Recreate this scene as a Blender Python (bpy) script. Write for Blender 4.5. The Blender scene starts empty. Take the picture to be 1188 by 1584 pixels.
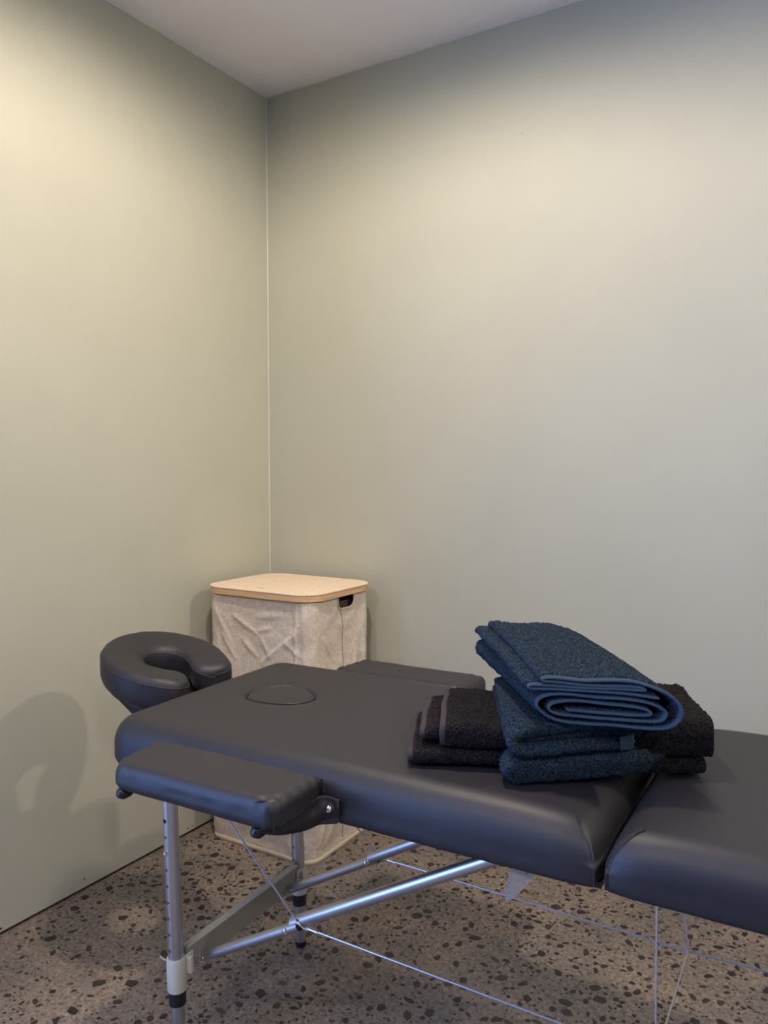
import bpy, bmesh, math, random
from mathutils import Vector, Matrix, noise
random.seed(7)
S = bpy.context.scene
C = S.collection
PI = math.pi

# ------------------------------------------------------------------ camera, world, lights
cam = bpy.data.objects.new('camera', bpy.data.cameras.new('camera'))
C.objects.link(cam)
cam.location = (0, 0, 1.15)
cam.rotation_euler = (math.radians(90 - 3.27), 0, math.radians(31.39))
cam.data.sensor_fit = 'VERTICAL'
cam.data.sensor_height = 36
cam.data.lens = 36 * 1225 / 1584
cam.data.clip_start = 0.02
S.camera = cam
S.view_settings.view_transform = 'Standard'
S.view_settings.look = 'None'
S.view_settings.gamma = 1
S.view_settings.use_curve_mapping = False
S.view_settings.exposure = 0.30

w = bpy.data.worlds.new('world'); S.world = w; w.use_nodes = True
w.node_tree.nodes['Background'].inputs[0].default_value = (0.55, 0.72, 1.0, 1)
w.node_tree.nodes['Background'].inputs[1].default_value = 0.6

DAY = 84.0
DOWN = 77.0
WX0, WX1, WY0, WY1, WH = -1.784, 1.75, -1.9, 2.155, 2.40
WIN = (-1.55, 0.15, 0.06, 2.15)      # glazed door on the left wall, y0 y1 z0 z1

def add_light(name, kind, loc, rot, energy, color, **kw):
    l = bpy.data.lights.new(name, kind); l.energy = energy; l.color = color
    for k, v in kw.items(): setattr(l, k, v)
    o = bpy.data.objects.new(name, l); o.location = loc; o.rotation_euler = rot
    C.objects.link(o); return o
add_light('window_daylight', 'AREA', (WX0 - 0.25, (WIN[0]+WIN[1])/2, (WIN[2]+WIN[3])/2), (0, math.radians(-90), 0),
          DAY, (0.22, 0.42, 1.0), shape='RECTANGLE', size=WIN[3]-WIN[2], size_y=WIN[1]-WIN[0])
LAMPS = [(-0.90, 1.17), (0.95, 1.75), (-0.80, -0.6), (0.95, -0.6)]
LAMP_E = [0.93, 1.0, 0.75, 0.75]
for (lx, ly), le in zip(LAMPS, LAMP_E):
    add_light('downlight_lamp', 'SPOT', (lx, ly, WH - 0.012), (0, 0, 0), DOWN * le, (1.0, 0.845, 0.67),
              spot_size=math.radians(180), spot_blend=0.44, shadow_soft_size=0.05)

# ------------------------------------------------------------------ helpers
def new_mat(name, col, rough=0.5, metal=0.0, spec=0.5):
    m = bpy.data.materials.new(name); m.use_nodes = True
    b = m.node_tree.nodes['Principled BSDF']
    b.inputs['Base Color'].default_value = (*col, 1)
    b.inputs['Roughness'].default_value = rough
    b.inputs['Metallic'].default_value = metal
    b.inputs['Specular IOR Level'].default_value = spec
    return m
def nd(m, t, **kw):
    n = m.node_tree.nodes.new(t)
    for k, v in kw.items():
        if k in n.inputs: n.inputs[k].default_value = v
        else: setattr(n, k, v)
    return n
def lk(m, a, b): m.node_tree.links.new(a, b)
def bsdf(m): return m.node_tree.nodes['Principled BSDF']
def noise_col(m, c0, c1, scale, detail=4, lo=0.35, hi=0.65, coords='Object', rough=0.6):
    tc = nd(m, 'ShaderNodeTexCoord'); n = nd(m, 'ShaderNodeTexNoise', Scale=scale, Detail=detail, Roughness=rough)
    lk(m, tc.outputs[coords], n.inputs['Vector'])
    r = nd(m, 'ShaderNodeValToRGB'); e = r.color_ramp.elements
    e[0].position = lo; e[0].color = (*c0, 1); e[1].position = hi; e[1].color = (*c1, 1)
    lk(m, n.outputs['Fac'], r.inputs['Fac']); lk(m, r.outputs['Color'], bsdf(m).inputs['Base Color'])
    return r, tc
def bump(m, scale, strength, dist=0.001, detail=3, prev=None, tex='ShaderNodeTexNoise', coords='Object', stretch=None):
    tc = nd(m, 'ShaderNodeTexCoord'); n = nd(m, tex, Scale=scale)
    if tex == 'ShaderNodeTexNoise': n.inputs['Detail'].default_value = detail
    src = tc.outputs[coords]
    if stretch:
        mp = nd(m, 'ShaderNodeMapping', Scale=stretch); lk(m, src, mp.inputs['Vector']); src = mp.outputs[0]
    lk(m, src, n.inputs['Vector'])
    b = nd(m, 'ShaderNodeBump', Strength=strength, Distance=dist)
    lk(m, n.outputs[0], b.inputs['Height'])
    if prev: lk(m, prev.outputs[0], b.inputs['Normal'])
    lk(m, b.outputs[0], bsdf(m).inputs['Normal'])
    return b

def mesh_obj(name, verts, faces, mat, parent=None, smooth=True, loc=None):
    me = bpy.data.meshes.new(name); me.from_pydata([tuple(v) for v in verts], [], faces); me.update()
    if smooth: me.polygons.foreach_set('use_smooth', [True] * len(me.polygons))
    if mat: me.materials.append(mat)
    o = bpy.data.objects.new(name, me); C.objects.link(o)
    if parent: o.parent = parent
    if loc: o.location = loc
    return o
class MB:
    def __init__(s): s.v = []; s.f = []
    def add(s, vs, fs):
        b = len(s.v); s.v += [Vector(v) for v in vs]; s.f += [tuple(i + b for i in f) for f in fs]; return s
    def box(s, a, b):
        x0, y0, z0 = a; x1, y1, z1 = b
        return s.add([(x0,y0,z0),(x1,y0,z0),(x1,y1,z0),(x0,y1,z0),(x0,y0,z1),(x1,y0,z1),(x1,y1,z1),(x0,y1,z1)],
                     [(3,2,1,0),(4,5,6,7),(0,1,5,4),(1,2,6,5),(2,3,7,6),(3,0,4,7)])
    def tube(s, pts, r, n=16, caps=True):
        pts = [Vector(p) for p in pts]; rings = []
        rs = r if isinstance(r, (list, tuple)) else [r] * len(pts)
        t0 = (pts[1] - pts[0]).normalized()
        ref = Vector((0, 0, 1)) if abs(t0.z) < 0.9 else Vector((1, 0, 0))
        nx = t0.cross(ref).normalized()
        vs = []
        for i, p in enumerate(pts):
            if i == 0: t = pts[1] - pts[0]
            elif i == len(pts) - 1: t = pts[-1] - pts[-2]
            else: t = (pts[i+1] - pts[i]).normalized() + (pts[i] - pts[i-1]).normalized()
            t.normalize(); nx = (nx - t * nx.dot(t)).normalized(); ny = t.cross(nx)
            for k in range(n):
                a = 2 * PI * k / n; vs.append(p + (nx * math.cos(a) + ny * math.sin(a)) * rs[i])
        fs = []
        for i in range(len(pts) - 1):
            for k in range(n):
                a = i * n + k; b = i * n + (k + 1) % n
                fs.append((a, b, b + n, a + n))
        if caps:
            fs.append(tuple(reversed(range(n)))); fs.append(tuple(range((len(pts)-1)*n, len(pts)*n)))
        return s.add(vs, fs)
    def prism(s, poly, a, b, axis='z'):
        # poly 2D list counter-clockwise; extruded along axis from a to b
        n = len(poly)
        def P(p, h):
            return {'z': (p[0], p[1], h), 'y': (p[0], h, p[1]), 'x': (h, p[0], p[1])}[axis]
        vs = [P(p, a) for p in poly] + [P(p, b) for p in poly]
        fs = [tuple(reversed(range(n))), tuple(range(n, 2*n))] + [(i, (i+1) % n, n + (i+1) % n, n + i) for i in range(n)]
        return s.add(vs, fs)
    def build(s, name, mat, parent=None, smooth=False, bevel=0, loc=None, auto=True):
        o = mesh_obj(name, s.v, s.f, mat, parent, smooth, loc)
        bm = bmesh.new(); bm.from_mesh(o.data); bmesh.ops.recalc_face_normals(bm, faces=bm.faces[:]); bm.to_mesh(o.data); bm.free()
        if smooth and auto:
            for e in mark_sharp(o.data): pass
        if bevel:
            m = o.modifiers.new('bevel', 'BEVEL'); m.width = bevel; m.segments = 3; m.limit_method = 'ANGLE'
        return o
def mark_sharp(me, ang=0.7):
    bm = bmesh.new(); bm.from_mesh(me)
    for e in bm.edges:
        if len(e.link_faces) == 2 and e.calc_face_angle(0) > ang: e.smooth = False
    bm.to_mesh(me); bm.free(); return []
def empty(name, loc, rz=0):
    o = bpy.data.objects.new(name, None); o.empty_display_size = 0.1
    o.location = loc; o.rotation_euler = (0, 0, rz); C.objects.link(o); return o
def tag(o, label=None, cat=None, group=None, kind=None):
    if label: o['label'] = label
    if cat: o['category'] = cat
    if group: o['group'] = group
    if kind: o['kind'] = kind
    return o
def nz(x, y, z=0.0): return noise.noise(Vector((x, y, z)))
def catmull(pts, sub):
    P = [Vector(p) for p in pts]; out = []
    for i in range(len(P) - 1):
        p0 = P[max(i-1, 0)]; p1 = P[i]; p2 = P[i+1]; p3 = P[min(i+2, len(P)-1)]
        for k in range(sub):
            t = k / sub
            out.append(0.5 * ((2*p1) + (p2-p0)*t + (2*p0-5*p1+4*p2-p3)*t*t + (3*p1-p0-3*p2+p3)*t*t*t))
    out.append(P[-1]); return out
def resample(P, d):
    L = [0]
    for i in range(1, len(P)): L.append(L[-1] + (P[i] - P[i-1]).length)
    n = max(2, int(L[-1] / d)); out = []; j = 0
    for i in range(n + 1):
        s = L[-1] * i / n
        while j < len(P) - 2 and L[j+1] < s: j += 1
        seg = L[j+1] - L[j]; t = 0 if seg < 1e-9 else (s - L[j]) / seg
        out.append(P[j].lerp(P[j+1], min(1, max(0, t))))
    return out

# ------------------------------------------------------------------ materials
M = {}
def wall_mat(name, c):
    m = new_mat(name, c, 0.62, 0, 0.35)
    noise_col(m, tuple(x * 0.97 for x in c), tuple(min(1, x * 1.03) for x in c), 2.5, 5, 0.3, 0.7)
    b = bump(m, 260, 0.10, 0.0006, 3)
    bump(m, 3, 0.10, 0.004, 2, prev=b)
    return m
M['wall'] = wall_mat('sage_wall_paint', (0.50, 0.503, 0.420))
M['ceiling'] = wall_mat('ceiling_paint', (0.84, 0.82, 0.88))
M['dark_wall'] = wall_mat('bounce_cut_dark_wall', (0.07, 0.075, 0.085))  # unseen front wall only; dark tone added to cut bounced light
M['sealant'] = new_mat('pale_sealant', (0.62, 0.62, 0.58), 0.5)
M['gap'] = new_mat('dark_recess', (0.012, 0.011, 0.014), 0.8)
M['hole'] = new_mat('dark_hole', (0.006, 0.006, 0.007), 0.9)

m = M['concrete'] = new_mat('polished_concrete', (0.2, 0.17, 0.14), 0.42, 0, 0.45)
tc = nd(m, 'ShaderNodeTexCoord')
n1 = nd(m, 'ShaderNodeTexNoise', Scale=90.0, Detail=8.0, Roughness=0.75); lk(m, tc.outputs['Object'], n1.inputs['Vector'])
r1 = nd(m, 'ShaderNodeValToRGB'); e = r1.color_ramp.elements
e[0].position = 0.30; e[0].color = (0.115, 0.102, 0.095, 1); e[1].position = 0.70; e[1].color = (0.42, 0.355, 0.30, 1)
x = r1.color_ramp.elements.new(0.5); x.color = (0.240, 0.205, 0.178, 1)
lk(m, n1.outputs['Fac'], r1.inputs['Fac'])
n2 = nd(m, 'ShaderNodeTexNoise', Scale=3.2, Detail=4.0, Roughness=0.6); lk(m, tc.outputs['Object'], n2.inputs['Vector'])
r2 = nd(m, 'ShaderNodeValToRGB'); e = r2.color_ramp.elements
e[0].position = 0.36; e[0].color = (0.66, 0.70, 0.74, 1); e[1].position = 0.62; e[1].color = (1.12, 1.03, 0.96, 1)
lk(m, n2.outputs['Fac'], r2.inputs['Fac'])
mx = nd(m, 'ShaderNodeMix', data_type='RGBA', blend_type='MULTIPLY'); mx.inputs[0].default_value = 1.0
lk(m, r1.outputs['Color'], mx.inputs[6]); lk(m, r2.outputs['Color'], mx.inputs[7])
vo = nd(m, 'ShaderNodeTexVoronoi', Scale=150.0); lk(m, tc.outputs['Object'], vo.inputs['Vector'])
rv = nd(m, 'ShaderNodeValToRGB'); e = rv.color_ramp.elements
e[0].position = 0.10; e[0].color = (1, 1, 1, 1); e[1].position = 0.22; e[1].color = (0, 0, 0, 1)
lk(m, vo.outputs['Distance'], rv.inputs['Fac'])
sep = nd(m, 'ShaderNodeSeparateColor'); lk(m, vo.outputs['Color'], sep.inputs[0])
gt = nd(m, 'ShaderNodeMath', operation='GREATER_THAN'); gt.inputs[1].default_value = 0.86; lk(m, sep.outputs[0], gt.inputs[0])
mu = nd(m, 'ShaderNodeMath', operation='MULTIPLY'); lk(m, rv.outputs['Color'], mu.inputs[0]); lk(m, gt.outputs[0], mu.inputs[1])
fl = nd(m, 'ShaderNodeMix', data_type='RGBA'); lk(m, mu.outputs[0], fl.inputs[0]); lk(m, mx.outputs[2], fl.inputs[6])
fl.inputs[7].default_value = (0.50, 0.38, 0.25, 1)
vd = nd(m, 'ShaderNodeTexVoronoi', Scale=210.0); lk(m, tc.outputs['Object'], vd.inputs['Vector'])
sd = nd(m, 'ShaderNodeSeparateColor'); lk(m, vd.outputs['Color'], sd.inputs[0])
gd = nd(m, 'ShaderNodeMath', operation='GREATER_THAN'); gd.inputs[1].default_value = 0.90; lk(m, sd.outputs[0], gd.inputs[0])
md = nd(m, 'ShaderNodeMath', operation='MULTIPLY'); md.inputs[1].default_value = 0.7; lk(m, gd.outputs[0], md.inputs[0])
fd = nd(m, 'ShaderNodeMix', data_type='RGBA'); lk(m, md.outputs[0], fd.inputs[0]); lk(m, fl.outputs[2], fd.inputs[6])
fd.inputs[7].default_value = (0.07, 0.05, 0.045, 1)
lk(m, fd.outputs[2], bsdf(m).inputs['Base Color'])
bump(m, 140, 0.10, 0.0008, 4)

m = M['stone'] = new_mat('dark_aggregate', (0.05, 0.04, 0.04), 0.36, 0, 0.5)
g = nd(m, 'ShaderNodeNewGeometry'); r = nd(m, 'ShaderNodeValToRGB'); e = r.color_ramp.elements
e[0].position = 0; e[0].color = (0.022, 0.018, 0.020, 1); e[1].position = 1; e[1].color = (0.080, 0.056, 0.047, 1)
x = r.color_ramp.elements.new(0.5); x.color = (0.036, 0.029, 0.030, 1)
x = r.color_ramp.elements.new(0.85); x.color = (0.048, 0.033, 0.033, 1)
oi = nd(m, 'ShaderNodeObjectInfo'); ad = nd(m, 'ShaderNodeMath', operation='ADD'); fr = nd(m, 'ShaderNodeMath', operation='FRACT')
lk(m, g.outputs['Random Per Island'], ad.inputs[0]); lk(m, oi.outputs['Random'], ad.inputs[1]); lk(m, ad.outputs[0], fr.inputs[0])
lk(m, fr.outputs[0], r.inputs['Fac'])
ns = nd(m, 'ShaderNodeTexNoise', Scale=350.0, Detail=4.0); tc = nd(m, 'ShaderNodeTexCoord'); lk(m, tc.outputs['Object'], ns.inputs['Vector'])
rr = nd(m, 'ShaderNodeValToRGB'); e = rr.color_ramp.elements
e[0].position = 0.35; e[0].color = (0.7, 0.7, 0.7, 1); e[1].position = 0.75; e[1].color = (1.5, 1.45, 1.4, 1); lk(m, ns.outputs['Fac'], rr.inputs['Fac'])
mm = nd(m, 'ShaderNodeMix', data_type='RGBA', blend_type='MULTIPLY'); mm.inputs[0].default_value = 1
lk(m, r.outputs['Color'], mm.inputs[6]); lk(m, rr.outputs['Color'], mm.inputs[7]); lk(m, mm.outputs[2], bsdf(m).inputs['Base Color'])

m = M['vinyl'] = new_mat('black_vinyl', (0.020, 0.0185, 0.0245), 0.50, 0, 0.52)
b = bump(m, 900, 0.12, 0.0003, 2); bump(m, 9, 0.12, 0.003, 3, prev=b)
M['vinyl_seam'] = new_mat('black_thread', (0.032, 0.030, 0.034), 0.55)
M['black_plastic'] = new_mat('black_plastic', (0.012, 0.013, 0.018), 0.38)
M['black_fabric'] = new_mat('black_strap_fabric', (0.015, 0.014, 0.018), 0.7)
bump(M['black_fabric'], 18, 0.5, 0.008, 3)
m = M['alu'] = new_mat('satin_aluminium', (0.62, 0.62, 0.66), 0.34, 1.0)
bump(m, 400, 0.05, 0.0004, 2)
M['steel'] = new_mat('bright_steel', (0.75, 0.75, 0.78), 0.18, 1.0)
M['cable'] = new_mat('steel_cable', (0.70, 0.72, 0.80), 0.35, 0.9)
M['cream'] = new_mat('cream_plastic', (0.66, 0.62, 0.54), 0.42)
M['grey_board'] = new_mat('grey_board', (0.30, 0.29, 0.255), 0.5)
M['board_edge'] = new_mat('pale_board_edge', (0.42, 0.40, 0.35), 0.5)
m = M['felt'] = new_mat('tan_felt', (0.7, 0.5, 0.3), 0.95, 0, 0.1)
noise_col(m, (0.70, 0.54, 0.38), (0.95, 0.80, 0.62), 240, 4, 0.35, 0.65); bump(m, 500, 0.5, 0.001, 3)
m = M['bamboo'] = new_mat('bamboo', (0.6, 0.36, 0.17), 0.42)
tcx = nd(m, 'ShaderNodeTexCoord'); mp = nd(m, 'ShaderNodeMapping', Scale=(12, 12, 260)); lk(m, tcx.outputs['Object'], mp.inputs['Vector'])
nn = nd(m, 'ShaderNodeTexNoise', Scale=1.0, Detail=3.0); lk(m, mp.outputs[0], nn.inputs['Vector'])
rr = nd(m, 'ShaderNodeValToRGB'); e = rr.color_ramp.elements
e[0].position = 0.3; e[0].color = (0.58, 0.35, 0.17, 1); e[1].position = 0.7; e[1].color = (0.82, 0.56, 0.32, 1)
lk(m, nn.outputs['Fac'], rr.inputs['Fac']); lk(m, rr.outputs['Color'], bsdf(m).inputs['Base Color'])
m = M['linen'] = new_mat('beige_linen', (0.5, 0.43, 0.36), 0.9, 0, 0.15)
tcx = nd(m, 'ShaderNodeTexCoord')
outs = []
for sc in ((700, 700, 60), (60, 60, 800)):
    mp = nd(m, 'ShaderNodeMapping', Scale=sc); lk(m, tcx.outputs['Object'], mp.inputs['Vector'])
    nn = nd(m, 'ShaderNodeTexNoise', Scale=1.0, Detail=2.0); lk(m, mp.outputs[0], nn.inputs['Vector']); outs.append(nn)
av = nd(m, 'ShaderNodeMath', operation='ADD'); lk(m, outs[0].outputs['Fac'], av.inputs[0]); lk(m, outs[1].outputs['Fac'], av.inputs[1])
hf = nd(m, 'ShaderNodeMath', operation='MULTIPLY'); hf.inputs[1].default_value = 0.5; lk(m, av.outputs[0], hf.inputs[0])
rr = nd(m, 'ShaderNodeValToRGB'); e = rr.color_ramp.elements
e[0].position = 0.35; e[0].color = (0.48, 0.405, 0.345, 1); e[1].position = 0.65; e[1].color = (0.85, 0.745, 0.63, 1)
lk(m, hf.outputs[0], rr.inputs['Fac']); lk(m, rr.outputs['Color'], bsdf(m).inputs['Base Color'])
bb = nd(m, 'ShaderNodeBump', Strength=0.35, Distance=0.0006); lk(m, hf.outputs[0], bb.inputs['Height']); lk(m, bb.outputs[0], bsdf(m).inputs['Normal'])
M['linen_trim'] = new_mat('cream_binding', (0.66, 0.56, 0.44), 0.85)
M['tag'] = new_mat('translucent_tag', (0.30, 0.27, 0.24), 0.6)
bsdf(M['tag']).inputs['Alpha'].default_value = 0.5

def terry(name, c0, c1, sheen=0.12):
    m = new_mat(name, c0, 0.95, 0, 0.1)
    noise_col(m, tuple(x*0.7 for x in c0), tuple(x*1.15 for x in c1), 330, 4, 0.38, 0.66)
    bsdf(m).inputs['Sheen Weight'].default_value = sheen
    bsdf(m).inputs['Sheen Roughness'].default_value = 0.5
    bsdf(m).inputs['Sheen Tint'].default_value = (*[min(1, x * 3 + 0.2) for x in c1], 1)
    b = bump(m, 300, 1.0, 0.007, 6)
    bump(m, 430, 0.8, 0.004, tex='ShaderNodeTexVoronoi', prev=b)
    return m
M['blue_terry'] = terry('blue_terry', (0.009, 0.017, 0.030), (0.042, 0.072, 0.110))
M['blue_hem'] = new_mat('blue_hem_binding', (0.040, 0.066, 0.100), 0.85, 0, 0.2); bump(M['blue_hem'], 500, 0.4, 0.001)
M['black_terry'] = terry('charcoal_terry', (0.005, 0.004, 0.005), (0.034, 0.028, 0.032))
M['black_hem'] = new_mat('charcoal_hem_binding', (0.048, 0.038, 0.044), 0.85, 0, 0.2); bump(M['black_hem'], 500, 0.4, 0.001)

# ------------------------------------------------------------------ structure
def struct(o): o['kind'] = 'structure'; return o
T = 0.08
floor = struct(MB().box((WX0 - T, WY0 - T, -0.05), (WX1 + T, WY1 + T, 0)).build('floor', M['concrete']))
ceil_holes = LAMPS
struct(MB().box((WX0 - T, WY0 - T, WH), (WX1 + T, WY1 + T, WH + 0.05)).build('ceiling', M['ceiling']))
GAP = 0.009
wb = struct(MB().box((WX0 - T, WY1, GAP), (WX1 + T, WY1 + T, WH)).build('wall_back', M['wall']))
wl = MB()
wl.box((WX0 - T, WIN[1], GAP), (WX0, WY1, WH))
wl.box((WX0 - T, WY0, GAP), (WX0, WIN[0], WH))
wl.box((WX0 - T, WIN[0], GAP), (WX0, WIN[1], WIN[2]))
wl.box((WX0 - T, WIN[0], WIN[3]), (WX0, WIN[1], WH))
wl = struct(wl.build('wall_left', M['wall']))
struct(MB().box((WX1, WY0, GAP), (WX1 + T, WY1, WH)).build('wall_right', M['wall']))
struct(MB().box((WX0 - T, WY0 - T, GAP), (WX1 + T, WY0, WH)).build('wall_front', M['dark_wall']))
# recessed dark strip seen through the gap under the wall sheets
r = 0.012
struct(MB().box((WX0 - T, WY0, 0), (WX0 - r, WY1 + r, GAP)).box((WX0 - T, WY1 + r, 0), (WX1 + T, WY1 + T, GAP))
       .box((WX1 + r, WY0, 0), (WX1 + T, WY1 + r, GAP)).box((WX0 - T, WY0 - T, 0), (WX1 + T, WY0 - r, GAP)).build('trim_1', M['gap']))
q = 0.0028
struct(MB().box((WX0, WY0, WH - q), (WX0 + q, WY1, WH)).build('trim_2', M['sealant']))
struct(MB().box((WX0, WY1 - q, WH - q), (WX1, WY1, WH)).build('trim_3', M['sealant']))
struct(MB().prism([(WX0, WY1), (WX0, WY1 - 0.002), (WX0 + 0.002, WY1)], GAP, WH - q).build('trim_4', M['sealant']))
# glazing of the door opening behind the camera
wf = MB(); y0, y1, z0, z1 = WIN; fx0, fx1 = WX0 - 0.06, WX0 - 0.01
for a, b in (((y0, z0), (y0+.05, z1)), ((y1-.05, z0), (y1, z1)), ((y0+.05, z0), (y1-.05, z0+.05)), ((y0+.05, z1-.05), (y1-.05, z1)), (((y0+y1)/2-.025, z0+.05), ((y0+y1)/2+.025, z1-.05))):
    wf.box((fx0, a[0], a[1]), (fx1, b[0], b[1]))
win = struct(wf.build('window_1', M['black_plastic']))
# tiny screw holes and scuffs
for (hy, hz, hr) in ((1.763, 0.021, 0.0022), (1.745, 0.020, 0.0022), (1.361, 0.032, 0.0022), (1.117, 0.018, 0.0028)):
    MB().tube([(WX0 + 0.0001, hy, hz), (WX0 + 0.0007, hy, hz)], hr, 12).build('screw_hole', M['hole'], wl)
MB().prism([(-1.768, 2.379), (-1.7655, 2.382), (-1.766, 2.390), (-1.7685, 2.388)], WY1 - 0.0006, WY1 - 0.0001, 'y').build('scuff', M['gap'], wb)
MB().prism([(-0.859, 2.084), (-0.8578, 2.085), (-0.8582, 2.0895), (-0.8592, 2.089)], WY1 - 0.0006, WY1 - 0.0001, 'y').build('scuff', M['gap'], wb)

# downlight fittings
m = M['lamp'] = new_mat('lamp_lens', (0.9, 0.9, 0.9), 0.5)
bsdf(m).inputs['Emission Color'].default_value = (1, 0.84, 0.62, 1); bsdf(m).inputs['Emission Strength'].default_value = 6
M['white'] = new_mat('white_enamel', (0.8, 0.8, 0.8), 0.4)
LAB = ['round white ceiling downlight above the head end of the massage table', 'round white ceiling downlight above the foot end of the massage table',
       'round white ceiling downlight behind the camera by the glazed door', 'round white ceiling downlight behind the camera by the right wall']
for (lx, ly), lb in zip(LAMPS, LAB):
    t = tag(empty('ceiling_light', (lx, ly, WH)), lb, 'ceiling light')
    N = 28; v = []; f = []
    for k in range(N):
        a = 2*PI*k/N
        for rr_, zz in ((0.043, 0), (0.055, 0), (0.054, -0.004), (0.043, -0.006)):
            v.append((rr_*math.cos(a), rr_*math.sin(a), zz))
    for k in range(N):
        for j in range(4):
            f.append((k*4+j, ((k+1) % N)*4+j, ((k+1) % N)*4+(j+1) % 4, k*4+(j+1) % 4))
    mesh_obj('trim_ring', v, f, M['white'], t)
    MB().tube([(0, 0, -0.0005), (0, 0, -0.003)], 0.0425, N).build('lens', M['lamp'], t)

# ------------------------------------------------------------------ aggregate stones in the floor
def cam_px(x, y):
    d = Vector((x, y, -1.15)); a = math.radians(31.39); p = math.radians(3.27)
    fw = Vector((-math.sin(a)*math.cos(p), math.cos(a)*math.cos(p), -math.sin(p))); rt = Vector((math.cos(a), math.sin(a), 0)); up = rt.cross(fw)
    z = d.dot(fw)
    if z < 0.1: return None
    return 594 + 1225*d.dot(rt)/z, 792 - 1225*d.dot(up)/z, z
rs = random.Random(11)
cells = {}; stones = []   # spatial hash
def try_add(x, y, r):
    c = (int(x // 0.036), int(y // 0.036))
    for i in range(-1, 2):
        for j in range(-1, 2):
            for (a, b, s) in cells.get((c[0]+i, c[1]+j), ()):
                if (a-x)**2 + (b-y)**2 < ((s + r) * 0.80 + 0.0005)**2: return
    cells.setdefault(c, []).append((x, y, r)); stones.append((x, y, r))
X0, X1, Y0, Y1 = WX0 + 0.004, 0.95, 0.35, WY1 - 0.004
area = (X1 - X0) * (Y1 - Y0)
for cnt, a, b in ((430, 0.0110, 0.0190), (1000, 0.0062, 0.0105), (1700, 0.0028, 0.0060)):
    for _ in range(int(cnt * area)):
        r_ = a + (b - a) * rs.random() ** 1.6
        x_, y_ = rs.uniform(X0 + r_, X1), rs.uniform(Y0, Y1 - r_)
        if noise.noise(Vector((x_*2.2, y_*2.2, 5))) + rs.uniform(-0.5, 0.9) < -0.15: continue
        try_add(x_, y_, r_)
def stone_shape(r, rnd):
    n = rnd.choice((5, 6, 6, 7, 8)); asp = rnd.uniform(0.42, 0.9); rot = rnd.uniform(0, PI)
    angs = sorted([2*PI*(k + rnd.uniform(-0.36, 0.36))/n for k in range(n)])
    pts = []
    for a in angs:
        rr_ = r * rnd.uniform(0.78, 1.08); px, py = rr_*math.cos(a), rr_*math.sin(a)*asp
        pts.append((px*math.cos(rot) - py*math.sin(rot), px*math.sin(rot) + py*math.cos(rot)))
    h = 0.0005
    v = [(0, 0, h)] + [(x*0.93, y*0.93, h) for x, y in pts] + [(x, y, -0.0012) for x, y in pts]
    f = []
    for i in range(n):
        j = (i + 1) % n
        f.append((0, 1 + i, 1 + j)); f.append((1 + i, 1 + n + i, 1 + n + j, 1 + j))
    return v, f
vis = []
for s in stones:
    c = cam_px(s[0], s[1]); sc = -1
    if c and -5 < c[0] < 1193 and c[1] < 1590: sc = s[2] / c[2]
    # under the table top: hidden from the camera
    if c and sc > 0:
        px, py = c[0], c[1]
        lim = 1283 + (px - 545) * 0.272 if px > 520 else 1225 + (px-185)*0.2
        if px > 330 and py < lim: sc = -1
    vis.append(sc)
order = sorted(range(len(stones)), key=lambda i: -vis[i])
big = set(order[:296])
stuff = MB()
for i, (x_, y_, r_) in enumerate(stones):
    v, f = stone_shape(r_, rs)
    if i in big: mesh_obj('stone', v, f, M['stone'], floor, False, (x_, y_, 0))
    else: stuff.add([(a + x_, b + y_, c) for a, b, c in v], f)
tag(mesh_obj('small_stones', stuff.v, stuff.f, M['stone'], floor, False), kind='stuff')

# ------------------------------------------------------------------ massage table
RZ = math.radians(1.8)
TO = Vector((-1.245, 1.262, 0))
TM = Matrix.Translation(TO) @ Matrix.Rotation(RZ, 4, 'Z')
table = empty('massage_table', TO, RZ)
tag(table, 'black vinyl folding massage table with aluminium legs and cable bracing', 'massage table')
ZB, ZT, HW = 0.585, 0.674, 0.277

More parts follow.
